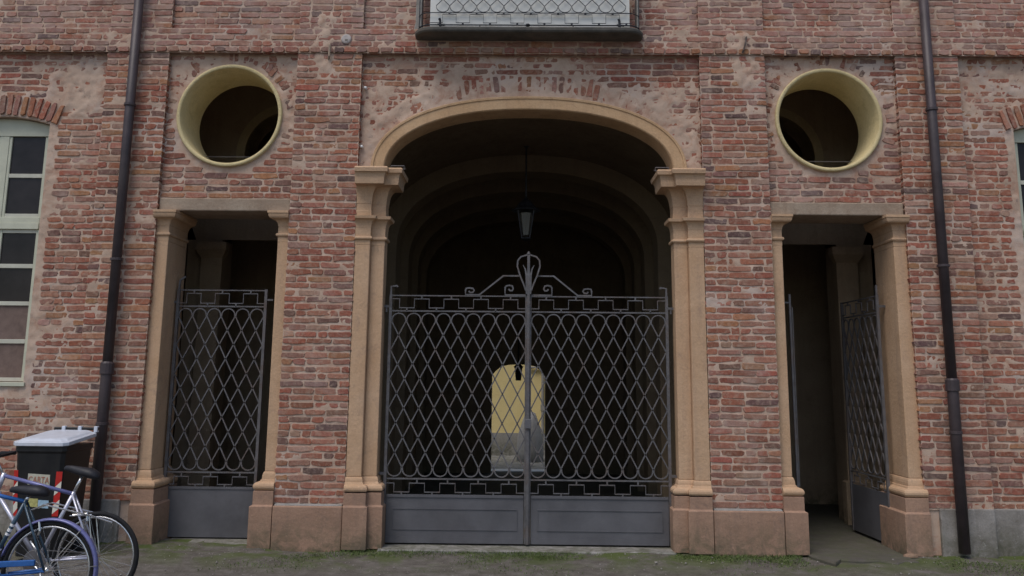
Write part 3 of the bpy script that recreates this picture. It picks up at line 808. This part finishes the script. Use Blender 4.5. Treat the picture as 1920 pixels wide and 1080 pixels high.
# side gates
ZS = (2.632, 2.455, .695, .60, .548, .035)
root = empty('gate_leaf', (-3.86, .35, 0)); T = lambda x, z, d=0: (x, .35+d, z)
gate('gate_leaf', -3.845, -2.88, 6, ZS, T, root, inset=False)
m = MB(); sq(m, [T(-3.845, 2.5), T(-3.90, 2.5)], .018); sq(m, [T(-3.845, 2.64), T(-3.84, 2.74), T(-3.78, 2.78)], .014); m.build('hinge', 'iron', root)
m = MB(); sq(m, [T(-2.88, 2.53), T(-2.80, 2.53)], .014); m.build('latch', 'iron', root)
tag(root, 'narrow grey iron gate shut in the doorway right of the black bin', 'gate')
hx, hy = 3.80, .37; ca, sa = math.cos(math.radians(88)), math.sin(math.radians(88))
root = empty('gate_leaf', (hx, hy, 0)); T = lambda x, z, d=0: (hx-x*ca-d*sa*1.0, hy+x*sa-d*ca, z)
gate('gate_leaf', .0, .965, 6, ZS, T, root, inset=False)
m = MB(); sq(m, [(hx, hy, 2.52), (hx+.09, hy, 2.52)], .018); sq(m, [(hx, hy, 2.64), (hx, hy, 2.75)], .014); m.build('hinge', 'iron', root)
tag(root, 'narrow grey iron gate standing open inside the dark doorway with the rough concrete step', 'gate')
t = empty('gate_post', (2.845, .35, 0))
MB().tube([(2.845, .35, .55), (2.845, .35, 2.64)], .016, 4).build('bar', 'iron', t)
m = MB(); sq(m, [(2.845, .35, 2.55), (2.76, .35, 2.55)], .012); sq(m, [(2.865, .35, .62), (2.87, .35, 2.5)], .007); m.build('bracket', 'iron', t)
tag(t, 'thin grey iron strike bar on the near jamb of the open doorway', 'post')

# thresholds
def stone(name, x0, x1, y0, y1, z, label, seed, rough=1):
    rs = np.random.default_rng(seed); m = MB(); n = 9
    xs = [x0+(x1-x0)*k/(n-1) for k in range(n)]
    fr = [(x, y0+rs.normal(0, .012)*rough) for x in xs]; bk = [(x, y1+rs.normal(0, .01)) for x in xs[::-1]]
    P = fr+bk
    m.loft([[(x, y, z-.12) for x, y in P], [(x, y, z-.012+rs.normal(0, .002)) for x, y in P], [(x0+(x-x0)*.99+.004, y0+(y-y0)*.94+.01, z+rs.normal(0, .003)) for x, y in P]])
    return tag(m.build(name, 'sill' if rough == 1 else 'floor'), label, 'threshold')
stone('threshold', -1.50, 1.49, -.07, .32, .012, 'long worn stone threshold under the double arch gate', 1)
stone('threshold', -3.74, -2.85, .12, .5, .018, 'short stone threshold under the shut narrow gate', 2)
stone('threshold', 2.80, 3.76, -.30, .30, .010, 'broken pale concrete step before the open doorway', 3, 6)
m = MB().lathe([(0, .03), (.012, .05), (.03, .045), (.042, .02)], (3.79, -.10, -.005), 'z', 9); m.v = [(x*1.0+(x-3.79)*.5, y, z+.2*(x-3.79)*0) for x, y, z in m.v]
tag(m.build('brick_fragment', 'red' if False else 'plinth', None), 'small dark red brick fragment at the foot of the right plinth', 'rubble')

# ---------------------------------------------------------------- balcony
t = empty('balcony', (-.02, 0, 5.41))
def rounded(x0, x1, yf, r, yb=.03, n=8):
    P = [(x0, yb)]
    for k in range(n+1):
        a = PI+PI/2*k/n; P.append((x0+r+r*math.cos(a), yf+r+r*math.sin(a)))
    for k in range(n+1):
        a = -PI/2+PI/2*k/n; P.append((x1-r+r*math.cos(a), yf+r+r*math.sin(a)))
    P.append((x1, yb)); return P
m = MB()
sections = [(5.395, .03), (5.40, .012), (5.415, .0), (5.44, -.002), (5.455, .01)]
m.loft([[(x, y, z) for x, y in rounded(-1.27+i, 1.235-i, -.28+i, .20-i*.5)] for z, i in sections])
m.build('slab', 'slab', t, smooth=False)
RY = -.255
path = rounded(-1.225, 1.19, RY, .14, .02)
def rail(z, r, name='rail'): MB().tube([(x, y, z) for x, y in path], r, 6).build(name, 'blackiron', t)
rail(5.478, .008); rail(5.618, .0055); rail(6.30, .008); rail(6.40, .016, 'handrail')
MB().box(-1.095, 1.075, RY+.03, RY+.037, 5.452, 6.36).build('screen_sheet', 'panel', t)
p = .1475; n = 14; x0 = -1.03
TB = lambda x, z, d=0: (x, RY, z)
for i in range(n):
    c = x0+(i+.5)*p; a1 = 5.70; m = MB()
    lo = [(c-p/2*.96*math.cos(PI*k/10), a1-.075*math.sin(PI*k/10)**.8) for k in range(11)]
    k1 = min(4, i+1 if False else 4)
    gl, gr = max(i-3, 0), min(i+4, n)
    pts = [(x0+gr*p, a1+.15*(gr-i))]+lo+[(x0+gl*p, a1+.15*(i+1-gl))]
    sq(m, [TB(x, z) for x, z in pts], .0048); m.build('lattice_bar', 'blackiron', t)
m = MB(); lo = True; xx = x0-p/2+.0; pts = [(x0-.06, 5.502)]
hi_, lo_ = 5.60, 5.502
xx = x0+p*.5; state = lo_
for k in range(n):
    pts += [(xx, state), (xx, hi_ if state == lo_ else lo_)]; state = hi_ if state == lo_ else lo_; xx += p
pts.append((x0+n*p+.06, state)); sq(m, [TB(x, z) for x, z in pts], .0048)
for k in range(n):
    xk = x0+k*p+p
    m.box(xk-.011, xk+.011, RY-.008, RY+.008, 5.484 if k % 2 else 5.600, 5.498 if k % 2 else 5.613)
m.build('key_band', 'blackiron', t)
for x in (-.98, .96):
    m = MB(); m.tube([(x, RY-.01, 5.455), (x, RY-.012, 5.52), (x-.01, RY-.02, 5.545)], .014, 6); m.tube([(x-.03, RY-.01, 5.478), (x+.05, RY-.01, 5.472)], .012, 6); m.build('baluster_foot', 'blackiron', t)
MB().lathe([(-.012, .02), (0, .028), (.012, .02)], (-.03, RY, 5.478), 'z', 10).build('boss', 'blackiron', t)
for x in (-.55, .46): MB().box(x-.006, x+.006, RY-.006, RY+.006, 5.455, 5.478).build('foot', 'blackiron', t)
for sx in (-1.215, 1.18):       # bars on the short return sides
    for k in range(4): MB().tube([(sx, -.19+.06*k, 5.478), (sx, -.19+.06*k, 6.4)], .005, 5).build('side_bar', 'blackiron', t)
    MB().box(min(sx, sx*.985), max(sx, sx*.985), -.16, .0, 5.46, 6.3).build('side_sheet', 'dado', t)
tag(t, 'shallow stone balcony with black wrought iron railing and white sheet behind it', 'balcony')

# ---------------------------------------------------------------- lantern in the passage
lx, ly = -.03, 2.0
t = empty('lantern', (lx, ly, 3.5))
MB().tube([(lx, ly, 4.02), (lx, ly, 4.80)], .012, 6).build('rod', 'blackiron', t)
MB().lathe([(-.09, .015), (-.06, .05), (0, .075)], (lx, ly, 4.80), 'z', 12).build('canopy', 'blackiron', t)
MB().lathe([(0, .19), (.02, .185), (.05, .13), (.11, .09), (.16, .03), (.19, .012)], (lx, ly, 3.86), 'z', 8).build('roof', 'blackiron', t)
MB().lathe([(0, .045), (.29, .085)], (lx, ly, 3.54), 'z', 8).build('glass', 'lampglass', t)
m = MB()
for k in range(4):
    a = PI/4+PI/2*k; m.tube([(lx+.07*math.cos(a), ly+.07*math.sin(a), 3.50), (lx+.15*math.cos(a), ly+.15*math.sin(a), 3.87)], .010, 4)
for a in (3.50,): m.lathe([(-.03, .01), (-.01, .075), (.012, .075)], (lx, ly, a), 'z', 8)
m.build('cage', 'blackiron', t)
tag(t, 'black lantern with milky glass hanging on a rod under the passage vault', 'lantern')
lx2, ly2 = -.13, 7.2
t = empty('lantern', (lx2, ly2, 1.6))
MB().lathe([(0, .05), (.22, .07), (.25, .09), (.32, .02)], (lx2, ly2, 1.68), 'z', 8).build('body', 'blackiron', t)
MB().tube([(lx2, ly2, 2.0), (lx2, ly2, 2.6), (lx2, ly2+.3, 2.6)], .012, 5).build('arm', 'blackiron', t)
tag(t, 'small black lantern seen dark against the yellow wall beyond the passage', 'lantern')

# ---------------------------------------------------------------- far courtyard
t = empty('courtyard_wall', (0, 13, -.35))
MB().box(-5, 5, 13, 13.3, .402, 3.6).build('render', 'court', t)
MB().box(-5, 5, 12.96, 13.3, -.4, .40).build('dado', 'dado', t)
tag(t, 'yellow rendered courtyard wall with grey dado seen through the passage', 'wall')
tag(MB().box(-3, 3, 8.35, 8.72, -.12, -.045).build('kerb', 'panel', None, bevel=.015), 'pale kerb stone beyond the passage', kind='structure')
t = empty('conduit', (.2, 12.95, .4))
MB().tube([(.12, 12.94, 2.0), (.45, 12.94, 2.0), (.45, 12.94, .42)], .035, 8).build('tube', 'dado', t)
MB().box(.40, .50, 12.90, 12.955, .95, 1.1).build('box', 'dado', t)
tag(t, 'grey bent conduit on the far yellow wall', 'pipe')
m = MB(); rs = np.random.default_rng(9); rings = []  # rounded bundle, a guess at an unclear grey shape by the far wall
for z, w, d in ((-.30, .30, .42), (.1, .31, .42), (.40, .29, .40), (.62, .22, .34), (.78, .17, .28), (.86, .14, .2), (.94, .11, .12), (.97, .03, .04)):
    rings.append([(.14+w*math.cos(2*PI*k/18)*(1+.05*math.sin(5*k)), 11.6+d*math.sin(2*PI*k/18)*(1+.05*math.cos(4*k)), z) for k in range(18)])
m.loft(rings); t = m.build('covered_bundle', 'cover', None, smooth=True)
tag(t, 'grey cloth covered bundle standing before the far yellow wall', 'cover')

# ---------------------------------------------------------------- waste bin
t = empty('waste_bin', (-4.5, -.7, 0))
def rectring(x0, x1, y0, y1, z, c=.03):
    return [(x0+c, y0, z), (x1-c, y0, z), (x1, y0+c, z), (x1, y1-c, z), (x1-c, y1, z), (x0+c, y1, z), (x0, y1-c, z), (x0, y0+c, z)]
def body_x(z): return (-4.745+.055*(1-z/1.05), -4.282-.050*(1-z/1.05))
m = MB(); R = []
for z in (.06, .10, .55, .98):
    a, b = body_x(z); R.append(rectring(a, b, -.955+.06*(1-z), -.41-.02*(1-z), z))
R += [rectring(-4.752, -4.272, -.965, -.40, 1.0), rectring(-4.752, -4.272, -.965, -.40, 1.045)]
m.loft(R); m.build('body', 'bin', t, bevel=.004)
m = MB()   # lid: flat tray with raised middle, higher at the back
lidz = lambda y, z: z+.10*((y+.965)/.56)*.55
def lr(i, z, c=.04): return [(x, y, lidz(y, z)) for x, y, _ in rectring(-4.772+i, -4.252-i, -.985+i, -.385-i*.3, 0, c)]
m.loft([lr(.012, 1.046), lr(0, 1.052), lr(0, 1.082), lr(.012, 1.088), lr(.03, 1.090), lr(.05, 1.104), lr(.075, 1.110)])
m.build('lid', 'lid', t, bevel=.003)
m = MB(); m.tube([(-4.70, -.37, 1.175), (-4.26, -.37, 1.175)], .016, 8); m.build('hinge_rod', 'bin', t)
for x in (-4.60, -4.44, -4.28): MB().box(x-.018, x+.018, -.40, -.355, 1.14, 1.20).build('lid_handle', 'lid', t, bevel=.006)
for x in (-4.68, -4.33):
    MB().lathe([(-.03, .05), (-.025, .1), (.025, .1), (.03, .05)], (x, -.42, .1), 'x', 16).build('wheel', 'rubber', t)
def yfront(z): return -.955+.06*(1-z)-.003
def decal(name, poly, mat, parent, off=0):
    m = MB(); m.loft([[(x, yfront(z)-.0015-off, z) for x, z in poly], [(x, yfront(z)+.0-off, z) for x, z in poly]]); return m.build(name, mat, parent)
plate = decal('label', [(-4.606, .702), (-4.402, .692), (-4.402, .79), (-4.606, .80)], 'labelc', t)
fc = bpy.data.curves.new('lettering', 'FONT'); fc.body = 'CARTA'; fc.size = .083; fc.extrude = .0006; fc.align_x = 'CENTER'
fo = bpy.data.objects.new('lettering', fc); COL.objects.link(fo); fo.data.materials.append(MT['letter'])
fo.location = (-4.504, yfront(.74)-.0035, .716); fo.rotation_euler = (PI/2+.06, math.radians(2), 0); fo.scale = (.72, 1, 1)
bpy.context.view_layer.update()
_me = bpy.data.meshes.new_from_object(fo.evaluated_get(bpy.context.evaluated_depsgraph_get())); _me.transform(fo.matrix_basis)
bpy.data.objects.remove(fo); _me.materials.clear(); obj('lettering', _me, 'letter', plate)
for (xa, xb, z0, z1) in ((-4.3, -4.245, .42, .82), (-4.742, -4.70, .42, .83)):
    sl_ = lambda z: -.045*(.82-z) if xa > -4.5 else .045*(.82-z)
    xb2 = min(xb, -4.288) if xa > -4.5 else xb
    xa2 = -4.345 if xa > -4.5 else -4.738
    q = lambda z, k: (xa2+(xb2-xa2)*k+sl_(z), z)
    st = decal('hazard_tape', [q(z0, 0), q(z0, 1), q(z1, 1), q(z1, 0)], 'red', t)
    zz = z0+.02
    while zz < z1-.12:
        decal('stripe', [q(zz, 0), q(zz+.05, 1), q(min(zz+.13, z1), 1), q(zz+.075, 0)], 'white', st, .001); zz += .165
decal('sticker', [(-4.60, .505), (-4.50, .50), (-4.50, .575), (-4.60, .58)], 'yellowl', t)
decal('sticker', [(-4.497, .495), (-4.40, .49), (-4.40, .56), (-4.497, .565)], 'bluel', t)
tag(t, 'black wheeled waste paper bin with pale lid and red white tape', 'bin')

# ---------------------------------------------------------------- bicycles
def circ(cx, y, cz, r, a0=0, a1=2*PI, n=40, full=True):
    return [(cx+r*math.cos(a0+(a1-a0)*k/n), y, cz+r*math.sin(a0+(a1-a0)*k/n)) for k in range(n if full else n+1)]
def bicycle(P, Y, cols, label, fender=False, rack=False, decals=False, chainguard=False):
    rx, rz = P['rear']; fx, fz = P['front']; d = -1 if fx < rx else 1
    t = empty('bicycle', (rx, Y, 0))
    def tb(pts, r, name, mat, n=8, parent=t, smooth=True): return MB().tube(pts, r, n).build(name, mat, parent, smooth=smooth)
    for (wx, wz) in ((rx, rz), (fx, fz)):
        R = P['r']
        w = MB().tube(circ(wx, Y, wz, R-.017), .0165, 8, True).build('wheel', 'rubber', t, smooth=True)
        MB().tube(circ(wx, Y, wz, R-.042), .009, 6, True).build('rim', cols['rim'], w, smooth=True)
        m = MB()
        for k in range(28):
            a = 2*PI*k/28; b_ = a+(.35 if k % 2 else -.35); yy = Y+(.025 if k % 4 < 2 else -.025)
            m.tube([(wx+.018*math.cos(b_), yy, wz+.018*math.sin(b_)), (wx+(R-.045)*math.cos(a), Y, wz+(R-.045)*math.sin(a))], .0011, 3)
        m.build('spokes', 'chrome', w)
        MB().lathe([(-.05, .006), (-.035, .022), (.035, .022), (.05, .006)], (wx, Y, wz), 'y', 12).build('hub', 'chrome', w)
    H, HB, SL, BB = P['head'], P['headlow'], P['lug'], P['bb']
    v = lambda q, y=0: (q[0], Y+y, q[1])
    tb([v(SL), v(H)], .0145, 'top_tube', cols['top'])
    tb([v(HB), v(BB)], .0165, 'down_tube', cols['frame'])
    st = tb([v((SL[0]+(SL[0]-BB[0])*.03, SL[1]+(SL[1]-BB[1])*.03)), v(BB)], .0150, 'seat_tube', cols['seat'])
    if decals:
        for k, (u0, u1) in enumerate(((.30, .33), (.36, .40), (.42, .45), (.62, .645), (.67, .70), (.72, .75), (.78, .80))):
            g = lambda u: (SL[0]+(BB[0]-SL[0])*u, Y-.0, SL[1]+(BB[1]-SL[1])*u)
            MB().tube([g(u0), g(u1)], .0156, 8).build('decal', 'wshirt', st)
    tb([v((H[0]-(HB[0]-H[0])*.15, H[1]+(H[1]-HB[1])*.15)), v(HB)], .019, 'head_tube', cols['frame'])
    for y in (-.05, .05):
        tb([v(SL, y*.35), v((rx, rz), y)], .0085, 'seat_stay', cols['frame'])
        tb([v(BB, y*.6), v((rx, rz), y)], .0095, 'chain_stay', cols['stay'])
        tb([v(HB, y), v((HB[0]+(fx-HB[0])*.55, HB[1]+(fz-HB[1])*.6), y), v((fx, fz), y)], .011, 'fork_blade', cols['frame'])
    sp = P['saddle']
    tb([v(SL), v((sp[0], sp[1]-.035))], .0125, 'seat_post', 'chrome')
    # saddle: nose towards the front
    R = []
    for u, w, h, dz in ((-.14, .02, .02, -.005), (-.12, .06, .035, .0), (-.07, .078, .045, .004), (0, .055, .04, -.002), (.08, .026, .032, -.004), (.13, .018, .022, -.008), (.145, .006, .01, -.012)):
        R.append([(sp[0]+u*d, Y+.85*w*math.cos(2*PI*k/12), sp[1]+P.get('tilt', 0)*u+dz+h*(math.sin(2*PI*k/12) if math.sin(2*PI*k/12) > 0 else .8*math.sin(2*PI*k/12))) for k in range(12)])
    MB().loft(R).build('saddle', cols['saddle'], t, smooth=True)
    # crank and pedals
    MB().lathe([(-.055, .085), (-.05, .09), (-.045, .085)], v(BB), 'y', 24).build('chainring', 'iron', t)
    tb([v(BB, -.07), v((BB[0]+.11, BB[1]-.13), -.07)], .009, 'crank', 'chrome'); tb([v(BB, .07), v((BB[0]-.11, BB[1]+.13), .07)], .009, 'crank', 'chrome')
    MB().box(BB[0]+.07, BB[0]+.16, Y-.16, Y-.08, BB[1]-.145, BB[1]-.12).build('pedal', 'rubber', t, bevel=.004)
    MB().box(BB[0]-.16, BB[0]-.07, Y+.08, Y+.16, BB[1]+.12, BB[1]+.145).build('pedal', 'rubber', t, bevel=.004)
    # bars
    hb = (H[0]+.07*d, H[1]+.12); sw = -.12
    tb([v(H), v(hb), v((hb[0]+.05*d, hb[1]+.01))], .011, 'stem', 'chrome')
    tb([v((hb[0]-sw*d, hb[1]+.03), -.27), v((hb[0]+.0*d, hb[1]+.03), -.24), v((hb[0]+.05*d, hb[1]+.01), -.08), v((hb[0]+.05*d, hb[1]+.01), .08), v((hb[0], hb[1]+.03), .24), v((hb[0]-sw*d, hb[1]+.03), .27)], .0115, 'handlebar', cols.get('bar', 'chrome'))
    for y in (-.27, .27): tb([v((hb[0]-.0*d, hb[1]+.03), y*.94), v((hb[0]-sw*1.1*d, hb[1]+.03-.01), y)], .017, 'grip', 'rubber')
    # chain, rear brake
    m = MB(); m.tube([v((BB[0], BB[1]+.088), -.05), v((rx, rz+.035), -.045)], .004, 4); m.tube([v((BB[0], BB[1]-.088), -.05), v((rx, rz-.035), -.045)], .004, 4); m.build('chain', 'iron', t)
    br = (SL[0]+(rx-SL[0])*.5, SL[1]+(rz-SL[1])*.42)
    MB().tube([v((br[0]-.02*d, br[1]+.06), -.02), v((br[0]-.035*d, br[1]), -.03), v((br[0]-.02*d, br[1]-.03), -.02)], .008, 6).build('brake', 'chrome', t)
    if fender:
        R = P['r']+.02; a0, a1 = math.radians(-30), math.radians(165)
        if d > 0: a0, a1 = math.radians(15), math.radians(210)
        m = MB(); m.loft([[(rx+(R-q)*math.cos(a0+(a1-a0)*k/36), Y+yy, rz+(R-q)*math.sin(a0+(a1-a0)*k/36)) for yy, q in ((-.026, .02), (-.02, .005), (0, 0), (.02, .005), (.026, .02), (.019, .009), (0, .004), (-.019, .009))] for k in range(37)])
        m.build('mudguard', cols['fender'], t, smooth=True)
        m = MB()
        for yy in (-.05, .05): m.tube([v((rx, rz), yy), (rx+R*math.cos(.1), Y+yy*.5, rz+R*math.sin(.1))], .003, 4); m.tube([v((rx, rz), yy), (rx+R*math.cos(.9), Y+yy*.5, rz+R*math.sin(.9))], .003, 4)
        m.build('guard_stay', 'chrome', t)
    if rack:
        z = rz+P['r']+.0
        m = MB()
        for yy in (-.055, .055):
            m.tube([v((SL[0]+.0, SL[1]-.16), yy*.4), v((rx+.03*d, z-.02), yy) ], .005, 5)
            m.tube([v((rx-.13*-d*-1, z-.075), yy), v((rx+.02*d, z-.03), yy), v((rx+.40*d, z+.05), yy), v((rx+.50*d, z+.01), yy*.8)], .006, 6)
            m.tube([v((rx+.05*d, z-.03), yy), v((rx, rz+.02), yy)], .005, 5)
        m.tube([v((rx+.42*d, z+.045), -.055), v((rx+.42*d, z+.045), .055)], .005, 5)
        m.tube([v((rx+.2*d, z+.005), -.055), v((rx+.2*d, z+.005), .055)], .005, 5)
        m.build('rack', 'chrome', t)
        q = (rx-.01, rz-.02)
        MB().lathe([(-.012, .022), (-.006, .028), (.004, .028)], (rx+.015, Y-.07, rz-.03), 'y', 10).build('reflector', 'wshirt', t)
    if chainguard:
        m = MB(); a = (BB[0]+.04*d, BB[1]); b_ = (rx-.10*-d, rz)
        for zz in (.085, -.055):
            m.prism([(BB[0]+.02*d, BB[1]+zz-.018), (rx+.06*d, rz+zz*.75-.022), (rx+.06*d, rz+zz*.75+.018), (BB[0]+.02*d, BB[1]+zz+.024)], Y-.085, Y-.062)
        m.build('chain_guard', 'blue', t, bevel=.005)
    tb([v((BB[0]-.05*d, BB[1]-.02), -.06), v((BB[0]-.16*d, .02), -.17)], .008, 'kickstand', 'chrome')
    return tag(t, label, 'bicycle', 'bicycles parked by the bin')
bicycle(dict(rear=(-3.305, .335), front=(-4.34, .335), r=.333, head=(-4.075, .925), headlow=(-4.115, .80), lug=(-3.519, .794), bb=(-3.745, .30), saddle=(-3.462, .958), tilt=-.38 if False else .25),
        -2.27, dict(top='lavender', frame='silver', seat='silver', stay='silver', saddle='saddle', rim='chrome', bar='blackp'),
        'silver bicycle with violet top tube, black saddle and chrome rear rack', rack=True)
bicycle(dict(rear=(-3.412, .335), front=(-4.45, .335), r=.335, head=(-4.17, .91), headlow=(-4.20, .79), lug=(-3.622, .798), bb=(-3.862, .285), saddle=(-3.60, .872), tilt=.1),
        -2.75, dict(top='blue', frame='teal', seat='teal', stay='blue', saddle='saddle', rim='chrome', fender='lavender', bar='blackp'),
        'blue bicycle with violet rear mudguard and white marks on its seat tube', fender=True, decals=True, chainguard=True)

# ---------------------------------------------------------------- grass along the foot of the wall
def grass():
    rs = np.random.default_rng(3); Vs = []; Fs = []; k = 0
    while k < 9000:
        x = rs.uniform(-5.6, 5.4); y = -abs(rs.normal(0, .42))-.04
        if y < -1.1: continue
        pz = float(fbm(np.array([x]), np.array([y*1.6]), .9, 77)[0])
        if pz < .46+.2*rs.random() or (2.7 < x < 3.9): continue
        h = rs.uniform(.001, .011)*(1.8 if y > -.12 and rs.random() < .3 else 1); a = rs.uniform(0, PI); w = rs.uniform(.003, .006)
        dx, dy = math.cos(a)*w, math.sin(a)*w; lx_, ly_ = rs.normal(0, .012, 2); b = len(Vs)
        z0 = -.008
        Vs += [(x-dx, y-dy, z0), (x+dx, y+dy, z0), (x+lx_, y+ly_, z0+h+.01)]; Fs.append((b, b+1, b+2)); k += 1
    me = bpy.data.meshes.new('grass'); me.from_pydata(Vs, [], Fs)
    return tag(obj('grass', me, 'grass'), 'short grass and moss along the foot of the building', 'grass', kind='stuff')
grass()

def gravel():
    rs = np.random.default_rng(8); Vs = []; Fs = []
    for k in range(2600):
        x = rs.uniform(-5.7, 5.5); y = -rs.uniform(.03, 3.6)**1.0; r = min(.028, rs.lognormal(-5.1, .5)); b = len(Vs)
        z = float((fbm(np.array([x]), np.array([y]), 1.1, 31)[0]-.5)*.05) - .018 + (.06*float(ss(-2.0, -4.6, x)*ss(-3, -.4, y)))
        a = rs.uniform(0, PI); ca, sa = math.cos(a), math.sin(a); q = rs.uniform(.5, 1, 6)
        for j, (u, v, w) in enumerate(((1, 0, .3), (.2, .8, .25), (-.9, .3, .3), (-.4, -.8, .3), (.1, .05, .9), (.05, 0, -.3))):
            u, v, w = u*q[j]*r, v*q[j]*r, w*r; Vs.append((x+u*ca-v*sa, y+u*sa+v*ca, z+w+.004))
        for i in range(4): Fs.append((b+i, b+(i+1) % 4, b+4)); Fs.append((b+(i+1) % 4, b+i, b+5))
    me = bpy.data.meshes.new('gravel'); me.from_pydata(Vs, [], Fs)
    return tag(obj('gravel', me, 'pebble'), 'loose grit and pebbles on the packed earth yard', 'gravel', kind='stuff')
gravel()
